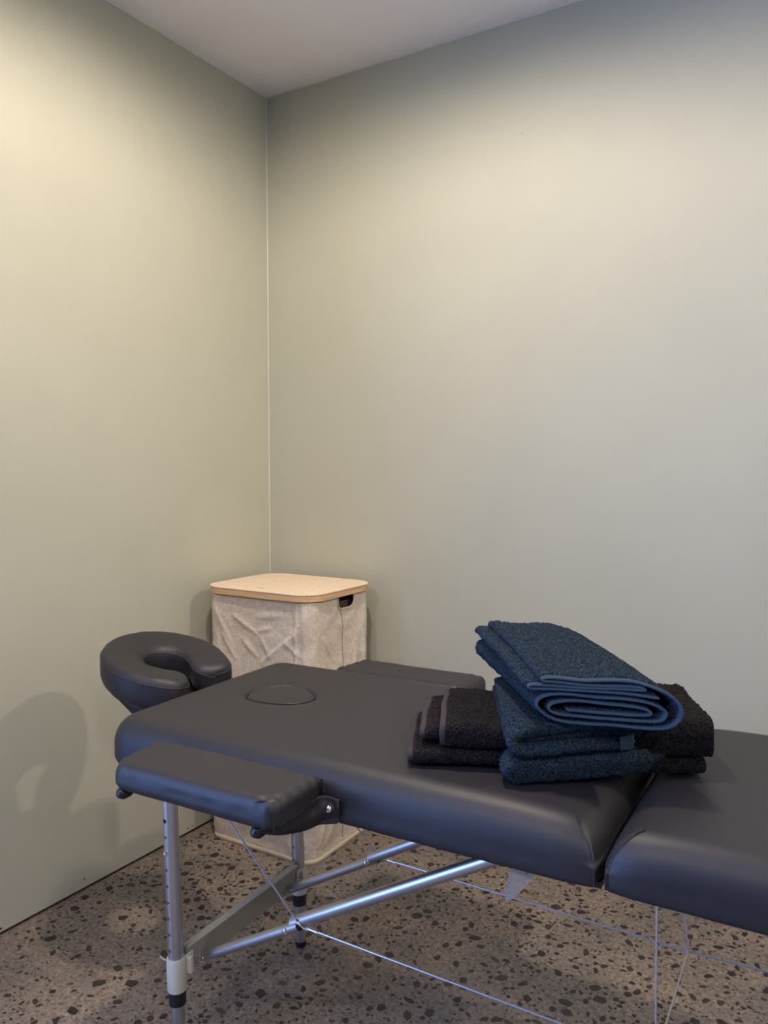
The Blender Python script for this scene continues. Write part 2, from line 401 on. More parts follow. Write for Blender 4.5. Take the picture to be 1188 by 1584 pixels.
def cushion(name, u0, u1, v0, v1, zb, zt, rc, rh, rv, mat, parent, step=0.008, zfun=None, hinge=None, sag=0.0):
    """padded cushion: iso-distance grid over a rounded rectangle, rolled edges, straight sides"""
    hx, hy = (u1-u0)/2, (v1-v0)/2; cx, cy = (u0+u1)/2, (v0+v1)/2
    def axis(h):
        e = []
        K = 9
        for k in range(K): e.append(rh * (1 - math.cos(PI/2 * k / K)))
        d = rh
        while d < rc - 1e-6: e.append(d); d += step
        n = max(2, int(math.ceil(2 * (h - rc) / step)))
        L = [-h + d_ for d_ in e] + [-(h-rc) + 2*(h-rc)*i/n for i in range(n+1)] + [h - d_ for d_ in reversed(e)]
        return L
    ax, ay = axis(hx), axis(hy)
    def posd(x, y):
        mx, my = abs(x) - (hx - rc), abs(y) - (hy - rc)
        if mx > 0 and my > 0:
            a, b = mx / rc, my / rc; r = max(a, b)
            phi = PI/4 * (b / a) if a >= b else PI/2 - PI/4 * (a / b)
            nx_, ny_ = (hx - rc) + rc * r * math.cos(phi), (hy - rc) + rc * r * math.sin(phi)
            if hinge and hinge * x > 0:
                nx_ = nx_*0.3 + abs(x)*0.7; ny_ = ny_*0.3 + abs(y)*0.7
            return math.copysign(nx_, x), math.copysign(ny_, y), rc * (1 - r)
        return x, y, min(hx - abs(x), hy - abs(y))
    vs = []; nx_, ny_ = len(ax), len(ay)
    for x in ax:
        for y in ay:
            px, py, d = posd(x, y)
            t = max(0.0, 1 - d / rh)
            z = zt - rv * (1 - math.sqrt(max(0, 1 - t*t)))
            z -= sag * math.exp(-d / 0.05) * min(1, d / rh if d < rh else 1) * 0.5
            if hinge:
                dh = (hx - px) if hinge > 0 else (px + hx)
                z -= 0.016 * math.exp(-(dh / 0.045)) * (1 if d > 0.0005 else 0.3)
            if zfun: z += zfun(px + cx, py + cy, d)
            vs.append((px + cx, py + cy, z))
    fs = [(i*ny_+j, (i+1)*ny_+j, (i+1)*ny_+j+1, i*ny_+j+1) for i in range(nx_-1) for j in range(ny_-1)]
    loop = [i*ny_ for i in range(nx_)] + [(nx_-1)*ny_ + j for j in range(1, ny_)] + [i*ny_ + ny_-1 for i in range(nx_-2, -1, -1)] + [j for j in range(ny_-2, 0, -1)]
    levels = 6; prev = loop; top = [vs[i] for i in loop]
    for l in range(1, levels + 1):
        t = l / levels; base = len(vs)
        for (x, y, z) in top:
            bulge = 0.0
            k = 1.0
            zz = z + (zb + 0.003 - z) * t
            ins = 0.004 * max(0, t - 0.72) / 0.28
            dx, dy = x - cx, y - cy
            w = 0.0013 * nz(x*28, y*28, zz*14)
            sx = math.copysign(1, dx) if abs(dx) > hx - rc*0.7 else 0; sy = math.copysign(1, dy) if abs(dy) > hy - rc*0.7 else 0
            vs.append((x + sx*(w - ins), y + sy*(w - ins), zz))
        cur = list(range(base, base + len(top))); n = len(cur)
        for i in range(n):
            j = (i + 1) % n
            fs.append((prev[i], prev[j], cur[j], cur[i]))
        prev = cur
    base = len(vs)
    for i in prev:
        x, y, z = vs[i]; vs.append((cx + (x-cx)*0.97, cy + (y-cy)*0.97, zb))
    n = len(prev); cur = list(range(base, base + n))
    for i in range(n):
        j = (i+1) % n; fs.append((prev[i], prev[j], cur[j], cur[i]))
    fs.append(tuple(reversed(cur)))
    o = mesh_obj(name, vs, fs, mat, parent)
    bm = bmesh.new(); bm.from_mesh(o.data); bmesh.ops.remove_doubles(bm, verts=bm.verts[:], dist=1e-5)
    bmesh.ops.recalc_face_normals(bm, faces=bm.faces[:]); bm.to_mesh(o.data); bm.free()
    o.data.polygons.foreach_set('use_smooth', [True]*len(o.data.polygons))
    return o

# breathing-hole plug: rounded triangle/egg outline on the head panel
PC = (0.200, 0.016)
def egg(a):
    r = 0.0700 * (1 + 0.13*math.cos(a - 0.3) + 0.05*math.cos(3*a + 0.6))
    return r
def egg_d(u, v):
    du, dv = (u - PC[0]) / 1.05, (v - PC[1]) / 0.93
    return math.hypot(du, dv) - egg(math.atan2(dv, du))
def zfun1(u, v, d):
    z = 0.0014 * nz(u*5, v*5, 1) * min(1, d/0.05)
    e = egg_d(u, v)
    if abs(e) < 0.05:
        z -= 0.0080 * math.exp(-(e/0.0032)**2) * (0.75 + 0.5*nz(u*40, v*40, 2))
        z -= 0.0018 * math.exp(-(e/0.018)**2)
    # depression where the towels lie is left to the towels
    return z
head_panel = cushion('cushion_panel', 0.0, 0.9485, -HW, HW, ZB, ZT, 0.062, 0.046, 0.052, M['vinyl'], table, 0.0036, zfun1, 1)
foot_panel = cushion('cushion_panel', 0.9515, 1.90, -HW, HW, ZB, ZT, 0.062, 0.046, 0.052, M['vinyl'], table, 0.011, lambda u, v, d: 0.0016*nz(u*5, v*5, 9), -1)
# near-black tube in the plug groove, painting its dark shade line
pts = []
for k in range(97):
    a = 2*PI*k/96; e_ = egg(a) - 0.0002
    rr_ = e_ + 0.0005*math.sin(23*a)
    pts.append((PC[0] + 1.05*rr_*math.cos(a), PC[1] + 0.93*rr_*math.sin(a), ZT - 0.0052 + 0.0016*nz(a*9, 3) - 0.0026*math.sin(a - 0.5)))
MB().tube(pts, 0.0013, 8, caps=False).build('plug_groove_shade', M['hole'], head_panel, True)
# stitched corner seams at the hinge
def SQ(u, v, h, z=None):
    if z is not None: return (u, v, z)
    d = min(0.9485 - u if h > 0 else u - 0.9515, HW + v); t = max(0, 1 - d/0.046)
    dh = 0.9485 - u if h > 0 else u - 0.9515
    return (u, v, ZT - 0.052*(1 - math.sqrt(max(0, 1 - t*t))) - 0.016*math.exp(-dh/0.045) + 0.002)
def stitches(par, pts, up):
    P = resample(catmull(pts, 8), 0.0042); mb = MB()
    for i in range(0, len(P) - 1, 2):
        mb.tube([P[i], P[i+1]], 0.0009, 6)
    mb.build('stitching', M['vinyl_seam'], par)
    MB().tube(P, 0.0009, 6).build('seam', M['vinyl'], par, True)

# wooden frame beneath the cushions
for u0, u1 in ((0.035, 0.9475), (0.9525, 1.865)):
    MB().box((u0, -HW + 0.022, ZB - 0.003), (u1, HW - 0.022, ZB + 0.006)).build('underside_board', M['black_plastic'], table)
# piano hinge between the halves
MB().tube([(0.950, -HW + 0.06, ZB - 0.004), (0.950, HW - 0.06, ZB - 0.004)], 0.003, 10).build('hinge', M['steel'], table, True)

def leg(ub, ut, v, inner):
    """telescopic leg: foot at ub, top at ut; inner = +1/-1 side on which the brackets sit"""
    def at(z): return Vector((ub + (ut - ub) * z / ZB, v, z))
    L = MB().tube([at(0.14), at(ZB - 0.004)], 0.0148, 32).build('leg', M['alu'], table, True)
    MB().tube([at(0.012), at(0.15)], 0.0128, 32).build('lower_tube', M['alu'], L, True)
    MB().tube([at(0.0), at(0.0145)], [0.0118, 0.0136], 28).build('rubber_foot', M['black_plastic'], L, True)
    col = MB().tube([at(0.131), at(0.134), at(0.192), at(0.1955)], [0.0178, 0.0186, 0.0186, 0.0176], 32)
    c = col.build('collar', M['cream'], L, True)
    MB().tube([at(0.1035), at(0.106), at(0.1315)], [0.0160, 0.0166, 0.0166], 32).build('lock_band', M['black_plastic'], L, True)
    e0 = at(0.1945) + Vector((-0.010, -0.0165 if v < 0 else 0.0165, 0))
    MB().tube([e0, e0 + Vector((-0.008, -0.003, 0.0035)), e0 + Vector((-0.013, -0.004, 0.008))], [0.0013, 0.0011, 0.0006], 8).build('tie_end', M['cream'], L, True)
    # bracket ears for the cross board and the strut
    mb = MB().box((ub + 0.009, v + min(inner*0.012, inner*0.030), 0.158), (ub + 0.0125, v + max(inner*0.012, inner*0.030), 0.200)).box((ub + 0.004, v + min(inner*0.012, inner*0.020), 0.162), (ub + 0.021, v + max(inner*0.012, inner*0.020), 0.196))
    mb.build('bracket', M['cream'], L, False, 0.002)
    rc_ = Vector((ub + 0.0125, v + inner*0.0245, 0.186))
    MB().tube([rc_, rc_ + Vector((0.003, 0, 0))], 0.0032, 12).build('rivet', M['steel'], L, True)
    # adjustment holes on the side facing outward / camera
    d = Vector((-0.10, -0.995, 0))
    for k in range(9):
        z = 0.470 - k * 0.0319; p = at(z) + d * 0.0142
        if k == 2:
            MB().tube([p, p + d*0.003, p + d*0.005], [0.0046, 0.0044, 0.0026], 14).build('spring_button', M['steel'], L, True)
        elif k == 0:
            MB().tube([p, p + d*0.0009], 0.0040, 14).build('pin_hole', M['hole'], L)
        else:
            MB().tube([p, p + d*0.0009], 0.0036, 14).build('pin_hole', M['dimple'], L)
    return L
M['dimple'] = new_mat('aluminium_dimple', (0.30, 0.30, 0.34), 0.3, 1.0)
VL = 0.203
leg(0.121, 0.103, -VL, 1); leg(0.121, 0.103, VL, -1)
leg(1.779, 1.797, -VL, 1); leg(1.779, 1.797, VL, -1)
for uu, s in ((0.121, 1), (1.779, -1)):
    o = MB().prism([(-VL + 0.018, 0.160), (VL - 0.018, 0.160), (VL - 0.018, 0.2085), (-VL + 0.018, 0.2085)], uu - 0.009, uu + 0.009, 'x')
    o = o.build('cross_board', M['grey_board'], table, False, 0.001)
    MB().box((uu - 0.0092, -VL + 0.020, 0.2086), (uu + 0.0092, VL - 0.020, 0.2092)).build('top_edge_strip', M['board_edge'], o)  # thin paler strip along the top edge of the cross board
PV = 0.145; PIV = (0.348, 0.292)
def strut_pt(u): return 0.154 + (u - 0.10) * 0.566
for side in (-1, 1):
    for mir in (0, 1):
        U_ = (lambda u: 1.90 - u) if mir else (lambda u: u)
        v = side * PV
        lo = MB().tube([(U_(0.134), v, strut_pt(0.134) - 0.002), (U_(0.368), v, strut_pt(0.368) - 0.002)], 0.0098, 24).build('lower_strut', M['alu'], table, True)
        v2 = side * (PV - 0.004)
        a = Vector((U_(0.352), v2 + 0.0, 0.302)); b = Vector((U_(0.835), v2, 0.573)); 
        up = MB().tube([a, b], 0.0118, 24).build('upper_strut', M['alu'], table, True)
        dirv = (b - a).normalized()
        lp = Vector((U_(0.134), v, strut_pt(0.134) - 0.002)); 
        MB().tube([lp - dirv*0.001*1, lp - dirv*0.012, lp - dirv*0.018], [0.0112, 0.0112, 0.007], 20).build('strut_end', M['cream'], lo, True)
        lq = Vector((U_(0.368), v, strut_pt(0.368) - 0.002))
        MB().tube([lq, lq + dirv*0.0016], 0.0096, 20).build('end_plug', M['hole'], lo, True)
        pr = Vector((U_(0.343), v - 0.0098, strut_pt(0.343) - 0.002))
        MB().tube([pr, pr + Vector((0, -0.0022, 0)), pr + Vector((0, -0.004, 0))], [0.0056, 0.0056, 0.003], 16).build('bolt', M['steel'], lo, True)
        pr = Vector((U_(0.136), v - 0.0098, strut_pt(0.136) - 0.002))
        MB().tube([pr, pr + Vector((0, -0.002, 0))], 0.0048, 14).build('rivet', M['steel'], lo, True)
# bracing cables
ZC = 0.302
for side in (-1, 1):
    v = side * (PV + 0.002)
    L_ = Vector((0.372, v, ZC + 0.006)); R_ = Vector((1.528, v, ZC + 0.006)); J = Vector((1.003, v, ZC - 0.010))
    MB().tube([L_ + Vector((0.012, 0, -0.003)), J, R_ - Vector((0.012, 0, 0.003))], 0.0017, 8).build('cable', M['cable'], table, True)
    MB().tube([Vector((0.090, v, ZB - 0.008)), L_ + Vector((-0.006, 0, 0.002))], 0.0017, 8).build('cable', M['cable'], table, True)
    MB().tube([Vector((1.810, v, ZB - 0.008)), R_ + Vector((0.006, 0, 0.002))], 0.0017, 8).build('cable', M['cable'], table, True)
    MB().tube([Vector((0.975 if side > 0 else 1.000, v, ZB - 0.006)), J], 0.0015, 8).build('cable', M['cable'], table, True)
    for E_, s in ((L_, 1), (R_, -1)):
        MB().tube(catmull([E_ + Vector((-0.010*s, 0, 0.004)), E_ + Vector((-0.004*s, -0.006, 0.010)), E_ + Vector((0.004*s, -0.009, 0.006)), E_ + Vector((0.012*s, -0.004, -0.003)), E_ + Vector((0.026*s, 0, -0.004))], 6), 0.0017, 8).build('cable_hook', M['steel'], table, True)
        MB().tube([E_ + Vector((0.020*s, 0, -0.0035)), E_ + Vector((0.040*s, 0, -0.0045))], 0.0030, 10).build('ferrule', M['steel'], table, True)
MB().tube([(1.003, -PV - 0.002, ZC - 0.010), (1.003, PV + 0.002, ZC - 0.010)], 0.0014, 8).build('cable', M['cable'], table, True)
# sewn care tag under the near edge
P = [(0.824, -0.262, 0.588), (0.857, -0.258, 0.588), (0.852, -0.262, 0.571), (0.834, -0.266, 0.549), (0.817, -0.268, 0.533), (0.813, -0.266, 0.548)]
v = P + [(a, b + 0.0008, c) for a, b, c in P]; n = len(P)
tg = mesh_obj('care_tag', v, [tuple(range(n)), tuple(reversed(range(n, 2*n)))] + [(i, i + n, (i+1) % n + n, (i+1) % n) for i in range(n)], M['tag'], table, False)
tg['label'] = 'translucent white sewn tag'

M['washer'] = new_mat('grey_washer', (0.07, 0.07, 0.085), 0.3)
# arm shelves hung on both sides
def armrest(sy):
    u0, u1, va, vb = 0.160, 0.515, 0.279, 0.408
    v0, v1 = (va, vb) if sy > 0 else (-vb, -va)
    def zf(u, v, d):
        c = 0.0
        for (a, b) in ((u0, v0), (u1, v0), (u0, v1), (u1, v1)):
            rr_ = math.hypot(u - a, v - b); c -= 0.006 * math.exp(-(rr_/0.012)**2)
            c += 0.0016 * math.exp(-(rr_/0.05)**2) * math.sin(rr_*240 + a*9)
        return c + 0.0014*nz(u*14, v*20, 4)
    A = cushion('armrest', u0, u1, v0, v1, 0.618, 0.664, 0.020, 0.016, 0.018, M['vinyl'], table, 0.005, zf)
    for vv_ in A.data.vertices:
        k_ = max(0, min(1, (abs(vv_.co.y) - 0.285)/0.115)) * max(0, min(1, (0.36 - vv_.co.x)/0.18)); vv_.co.x += 0.017 * k_
    if sy < 0:
        # gathered corner folds of the cover
        for (a, b, c) in ((((0.470, -0.4045, 0.6545), (0.484, -0.4035, 0.6600), (0.497, -0.3975, 0.6605)), 0.0016, 0), (((0.5125, -0.4050, 0.650), (0.5140, -0.4058, 0.635), (0.5130, -0.4050, 0.621)), 0.0014, 0),
                          (((0.5145, -0.286, 0.659), (0.5165, -0.284, 0.645), (0.5185, -0.283, 0.632)), 0.0018, 0)):
            MB().tube(catmull(a, 4), b, 8).build('cover_fold', M['black_plastic'], A, True)
    # rails and end knobs beneath
    for uu in (0.185, 0.470):
        va_, vb_ = (sy*0.285, sy*0.380)
        MB().box((uu - 0.006, min(va_, vb_), 0.606), (uu + 0.006, max(va_, vb_), 0.6175)).build('rail', M['alu'], A, False, 0.001)
        k = [(uu, sy*0.362, 0.609), (uu, sy*0.368, 0.608), (uu, sy*0.378, 0.606), (uu, sy*0.390, 0.606), (uu, sy*0.397, 0.607), (uu, sy*0.400, 0.608)]
        MB().tube(k, [0.005, 0.009, 0.0110, 0.0112, 0.008, 0.003], 18).build('end_knob', M['black_plastic'], A, True)
    # cloth strap from shelf to the bolt on the table side
    N = 22; vs = []
    top = catmull([(0.500, sy*0.400, 0.624), (0.512, sy*0.355, 0.628), (0.512, sy*0.306, 0.632), (0.520, sy*0.288, 0.634), (0.545, sy*0.2805, 0.630)], N)
    bot = catmull([(0.478, sy*0.402, 0.617), (0.486, sy*0.372, 0.598), (0.497, sy*0.322, 0.584), (0.519, sy*0.291, 0.588), (0.543, sy*0.2815, 0.592)], N)
    rows = 12; n = len(top)
    for i in range(n):
        for j in range(rows + 1):
            t = j / rows; p = top[i].lerp(bot[i], t)
            wv = 0.003*nz(i*0.07, t*3.2, 2) + 0.0022*math.sin(t*9 + i*0.05)
            vs.append(p + Vector((0.6*wv + 0.003*math.sin(t*PI), sy*(wv + 0.002), 0)))
    fs = [(i*(rows+1)+j, (i+1)*(rows+1)+j, (i+1)*(rows+1)+j+1, i*(rows+1)+j+1) for i in range(n-1) for j in range(rows)]
    st = mesh_obj('strap', vs, fs, M['black_fabric'], A)
    so = st.modifiers.new('solid', 'SOLIDIFY'); so.thickness = 0.002
    c = Vector((0.529, sy*0.2835, 0.6135)); d = Vector((0.1, sy, 0)).normalized()
    MB().tube([c, c + d*0.002, c + d*0.004, c + d*0.0045], [0.0115, 0.0115, 0.0095, 0.0085], 24).build('washer', M['washer'], A, True)
    MB().tube([c + d*0.003, c + d*0.006, c + d*0.0085, c + d*0.010], [0.0066, 0.0064, 0.0042, 0.0012], 20).build('bolt', M['steel'], A, True)
    return A
armrest(-1); armrest(1)
stitches(head_panel, [SQ(0.909, -0.240, 1), SQ(0.9225, -0.2535, 1), SQ(0.9335, -0.2645, 1), SQ(0.9405, -0.2725, 1), SQ(0.9425, -0.2752, 1, 0.618), SQ(0.9425, -0.2752, 1, 0.602), SQ(0.9425, -0.2748, 1, 0.593)], 1)
stitches(foot_panel, [SQ(1.000, -0.238, -1), SQ(0.9815, -0.2535, -1), SQ(0.9675, -0.2645, -1), SQ(0.9595, -0.2725, -1), SQ(0.9575, -0.2752, -1, 0.618), SQ(0.9575, -0.2752, -1, 0.602), SQ(0.9575, -0.2748, -1, 0.593)], 1)

# ------------------------------------------------------------------ face cradle
CR = (-0.136, 0.032, 0.714); K_T = 0.225
cp = TM @ Vector((CR[0], CR[1], 0))
cradle = empty('face_cradle', (cp.x, cp.y, 0), RZ)
tag(cradle, 'black horseshoe face cradle cushion mounted beyond the head end of the massage table', 'face cradle')
def horseshoe(s):
    """centre path by arc length parameter 0..1 over straight arm, round back, straight arm (opening at +u)"""
    R = 0.098
    pts = [(0.082, 0.064), (0.06, 0.079), (0.03, 0.092)]
    pts += [(R*math.cos(a), R*math.sin(a)*0.985) for a in [math.radians(85 + 190*i/16) for i in range(17)]]
    pts += [(0.03, -0.092), (0.06, -0.079), (0.082, -0.064)]
    return pts
path = resample(catmull([(a, b, 0) for a, b in horseshoe(0)], 5), 0.006)
nP = len(path)
NS = 32; vs = []; fs = []
def section(hw, th, lift):
    # cross section: (across -1 inner..+1 outer, z); flat bottom, domed top sloping to the hole
    out = []
    for k in range(NS):
        a = 2*PI*k/NS; ca, sa = math.cos(a), math.sin(a)
        e_ = 0.42
        x = math.copysign(abs(ca)**e_, ca); z = math.copysign(abs(sa)**0.62, sa)
        zz = z * th/2
        if z > 0: zz -= 0.012 * (0.5 - 0.5*x) * z * lift
        out.append((x*hw, zz))
    return out
tl = []
for i, p in enumerate(path):
    t = path[min(i+1, nP-1)] - path[max(i-1, 0)]; t.normalize()
    tl.append((p, t, 1.0))
cap0 = []
for k in range(7, 0, -1):
    s = k / 7; s2 = math.sin(s*PI/2)
    cap0.append((path[0] - tl[0][1]*0.036*s2, tl[0][1], max(0.03, math.cos(s*PI/2))**0.8))
cap1 = [(path[-1] + tl[-1][1]*(c[0]-path[0]).length, tl[-1][1], c[2]) for c in reversed(cap0)]
rings = cap0 + tl + cap1
for (p, t, s) in rings:
    nrm = Vector((t.y, -t.x, 0))        # outward for this direction of travel
    if nrm.dot(Vector((p.x - 0.0, p.y, 0))) < 0: nrm = -nrm
    hw = 0.0475 * s; th = 0.078 * (0.55 + 0.45*s)
    for (a, z) in section(hw, th, 1):
        q_ = p + nrm * a
        wr = 0.0012*nz(q_.x*45, q_.y*45, z*30)
        zz = z + 0.037 - K_T * q_.x + 0.04 * q_.y
        vs.append((q_.x, q_.y, zz + CR[2] - 0.070 + wr))
nR = len(rings)
for i in range(nR - 1):
    for k in range(NS):
        a = i*NS + k; b = i*NS + (k+1) % NS
        fs.append((a, b, b + NS, a + NS))
fs.append(tuple(reversed(range(NS)))); fs.append(tuple(range((nR-1)*NS, nR*NS)))
pad = mesh_obj('cushion', vs, fs, M['vinyl'], cradle)
bm = bmesh.new(); bm.from_mesh(pad.data); bmesh.ops.recalc_face_normals(bm, faces=bm.faces[:]); bm.to_mesh(pad.data); bm.free()
# piping along the rim: follow the section index where top meets side
kO, kI = 2, NS//2 - 2
loop = [Vector(vs[i*NS + kO]) for i in range(nR)] + [Vector(vs[i*NS + kI]) for i in range(nR-1, -1, -1)]
ctr = Vector((0, 0, 0))
MB().tube(loop + [loop[0]], 0.0013, 8, caps=False).build('piping', M['vinyl_seam'], pad, True)
def zc(u): return CR[2] - 0.070 - K_T*u
# platform under the cushion and wedge bracket toward the table
mb = MB(); N = 40; vv = []
for zo in (-0.001, -0.011):
    for k in range(N):
        a = 2*PI*k/N; x, y = 0.132*math.cos(a), 0.128*math.sin(a)
        vv.append((x, y, zc(x) + zo))
ff = [tuple(range(N)), tuple(reversed(range(N, 2*N)))] + [(k, k+N, (k+1) % N + N, (k+1) % N) for k in range(N)]
# open ring platform: inner hole
vi = []
for zo in (-0.001, -0.011):
    for k in range(N):
        a = 2*PI*k/N; x, y = 0.052*math.cos(a), 0.045*math.sin(a)
        vi.append((x, y, zc(x) + zo))
ff = []
for k in range(N):
    j = (k+1) % N
    ff += [(k, j, 2*N + j, 2*N + k), (N + k, 3*N + k, 3*N + j, N + j), (k, N + k, N + j, j), (2*N + k, 2*N + j, 3*N + j, 3*N + k)]
mb.add(vv + vi, ff).build('platform', M['black_plastic'], cradle, True)
for vy in (-0.088, 0.088):
    o = MB().prism([(-0.090, zc(-0.090) - 0.010), (-0.086, zc(-0.086) - 0.020), (0.045, 0.566), (0.145, 0.566), (0.145, 0.590), (0.095, zc(0.095) - 0.011)], vy - 0.009, vy + 0.009, 'y')
    o.build('support_arm', M['black_plastic'], cradle, False, 0.002)
    MB().tube([(-0.078, vy - 0.0085, zc(-0.078) - 0.016), (-0.078, vy - 0.0115, zc(-0.078) - 0.016)], 0.0048, 14).build('bolt', M['steel'], cradle, True)
for vy in (-0.06, 0.06):
    MB().tube([(0.08, vy, 0.578), (0.25, vy, 0.578)], 0.006, 14).build('mounting_rod', M['steel'], cradle, True)

# ------------------------------------------------------------------ laundry hamper
HX0, HX1, HY0, HY1, HZ = -1.733, -1.318, 1.770, 2.104, 0.768
hc = ((HX0+HX1)/2, (HY0+HY1)/2)
hamper = empty('laundry_hamper', (hc[0], hc[1], 0), 0)
tag(hamper, 'tall beige linen laundry hamper with bamboo rimmed lid in the room corner', 'laundry hamper')
def rrect(hx, hy, rc, n=10, seg=0.008):
    P = []
    for (sx, sy, a0) in ((1, -1, -90), (1, 1, 0), (-1, 1, 90), (-1, -1, 180)):
        for k in range(n + 1):
            a = math.radians(a0 + 90*k/n); P.append((sx*(hx-rc) + rc*math.cos(a), sy*(hy-rc) + rc*math.sin(a)))
    out = []
    m_ = len(P)
    for i in range(m_):
        a = Vector(P[i]); b = Vector(P[(i+1) % m_]); L = (b-a).length; k = max(1, int(L/seg))
        for j in range(k): out.append(tuple(a.lerp(b, j/k)))
    return out
bx, by = (HX1-HX0)/2 - 0.010, (HY1-HY0)/2 - 0.008
def crease(p, a, b, w, h, oneside=0):
    """signed ridge along the segment a-b in face coordinates"""
    ax_, az_ = a; bx_, bz_ = b; dx, dz = bx_-ax_, bz_-az_; L2 = dx*dx + dz*dz
    t = max(0, min(1, ((p[0]-ax_)*dx + (p[1]-az_)*dz) / L2)); qx, qz = ax_ + t*dx, az_ + t*dz
    L = math.sqrt(L2); s = ((p[0]-ax_)*dz - (p[1]-az_)*dx) / L
    d = math.hypot(p[0]-qx, p[1]-qz); fade = math.sin(PI*min(1, max(0, t)))**0.5 if 0 < t < 1 else 0
    g = math.exp(-(d/w)**2)
    if oneside: g = math.exp(-max(0, s*oneside)/(w*4)) if s*oneside > 0 else math.exp(-(s/(w*0.8))**2)
    return h * g * fade
FR = [  # creases on the front face: x from -0.2..0.2, z 0..0.76
 ((-0.175, 0.745), (-0.085, 0.60), 0.006, 0.0050, 1), ((-0.10, 0.71), (0.005, 0.655), 0.006, 0.0040, 0), ((0.0, 0.665), (0.055, 0.680), 0.006, 0.0030, 0),
 ((0.180, 0.745), (0.135, 0.655), 0.006, 0.0055, -1), ((0.150, 0.675), (0.010, 0.570), 0.0055, 0.0055, -1), ((-0.01, 0.705), (0.10, 0.722), 0.010, 0.0030, 0), ((-0.135, 0.65), (-0.08, 0.57), 0.006, 0.0045, 0),
 ((0.10, 0.65), (0.17, 0.60), 0.006, 0.0035, 0), ((0.01, 0.655), (0.05, 0.59), 0.007, 0.0035, 0), ((-0.06, 0.64), (0.00, 0.585), 0.007, 0.0040, 0), ((-0.16, 0.66), (-0.14, 0.56), 0.006, 0.0030, 0), ((-0.19, 0.60), (-0.15, 0.50), 0.007, 0.004, 0),
 ((0.12, 0.16), (0.18, 0.05), 0.007, 0.004, 1), ((-0.05, 0.10), (0.08, 0.15), 0.008, 0.003, 0), ((-0.15, 0.16), (-0.05, 0.06), 0.008, 0.003, 0)]
RT = [((0.02, 0.16), (-0.10, 0.03), 0.007, 0.007, 1), ((-0.06, 0.20), (-0.12, 0.04), 0.006, 0.006, 0), ((0.07, 0.60), (0.06, 0.40), 0.007, 0.005, 0), ((-0.1, 0.66), (-0.06, 0.60), 0.006, 0.004, 0), ((0.11, 0.70), (0.12, 0.3), 0.01, 0.004, 0)]
loopp = rrect(bx, by, 0.042, 10, 0.004); rowsN = 190; vs = []; fs = []
ztop = HZ - 0.004
def hole(y, z):      # handle slot on the right face (half-round bottom hanging from the rim)
    cy_ = 1.955 - hc[1]
    w_, zt_, zb_ = 0.043, 0.766, 0.727
    if z > 0.7655: return False
    if abs(y - cy_) > w_: return False
    if z < zb_: return False
    dx = abs(y - cy_) - (w_ - 0.022); 
    if dx > 0 and z < zb_ + 0.022 and math.hypot(dx, zb_ + 0.022 - z) > 0.022: return False
    return True
def hpoint(x, y, z):
    # outward normal
    fx = max(0, abs(x) - (bx - 0.042)); fy = max(0, abs(y) - (by - 0.042)); n_ = Vector((math.copysign(fx, x), math.copysign(fy, y), 0))
    if n_.length < 1e-6: n_ = Vector((0, -1, 0))
    n_.normalize(); d = 0.0
    env = min(1, max(0, (0.765 - z)/0.06)) * min(1, z/0.03)
    d += env * (0.006*nz(x*7, y*7, z*5) + 0.0050*(0.5 - abs(nz(x*10 + z*5, y*10, z*9 - x*6 + 3))) + 0.0028*(0.5 - abs(nz(x*24 - z*12, y*24, z*19 + x*10 + 7))))
    if n_.y < -0.6:
        for c in FR: d += 1.35 * env * crease((x, z), *c[:4], c[4])
        d -= 0.007 * env * math.exp(-((x)/0.12)**2)
        d += 0.0060 * env * math.cos((x - 0.145)*2*PI/0.028) * math.exp(-((x-0.155)/0.022)**2)     # vertical folds by the corner pole
    if n_.x > 0.6:
        for c in RT: d += 1.3 * env * crease((y, z), *c[:4], c[4])
        d -= 0.005 * env * math.exp(-((y)/0.1)**2)
    return (x + n_.x*d, y + n_.y*d, z)
nL = len(loopp); flags = []
for r_ in range(rowsN + 1):
    z = 0.003 + (ztop - 0.003) * r_ / rowsN
    sh = 1 - 0.010 * math.exp(-z/0.01)
    for (x, y) in loopp:
        vs.append(hpoint(x*sh, y*sh, z))
for r_ in range(rowsN):
    for k in range(nL):
        j = (k+1) % nL; x, y = loopp[k]; z = 0.003 + (ztop - 0.003) * (r_ + 0.5) / rowsN
        if x > bx - 0.004 and hole((loopp[k][1] + loopp[j][1])/2, z): continue
        fs.append((r_*nL + k, r_*nL + j, (r_+1)*nL + j, (r_+1)*nL + k))
fs.append(tuple(reversed(range(nL))))
body = mesh_obj('fabric_body', vs, fs, M['linen'], hamper)
sol = body.modifiers.new('solid', 'SOLIDIFY'); sol.thickness = 0.0018; sol.offset = -1
# binding round the handle slot, its seam and the bottom binding
cy_ = 1.955 - hc[1]; P = []
w_ = 0.0425
P.append((cy_ - w_, 0.765)); P.append((cy_ - w_, 0.7495))
for k in range(9):
    a = math.radians(180 + 90*k/8); P.append((cy_ - w_ + 0.023 + 0.023*math.cos(a), 0.7495 + 0.023*math.sin(a)))
for k in range(9):
    a = math.radians(270 + 90*k/8); P.append((cy_ + w_ - 0.023 + 0.023*math.cos(a), 0.7495 + 0.023*math.sin(a)))
P.append((cy_ + w_, 0.765))
MB().tube([hpoint(bx + 0.0012, a, min(b, 0.764)) for a, b in P], 0.0024, 8).build('handle_binding', M['linen'], body, True)
MB().tube([Vector(hpoint(bx, cy_ - 0.026 + 0.014*min(1, (0.736 - z)/0.05), z)) + Vector((0.0002, 0, 0)) for z in [0.731 - 0.012*i for i in range(60)]], 0.0009, 6).build('side_seam', M['linen_dark'] if 'linen_dark' in M else new_mat('brown_seam', (0.13, 0.10, 0.075), 0.9), body, True)
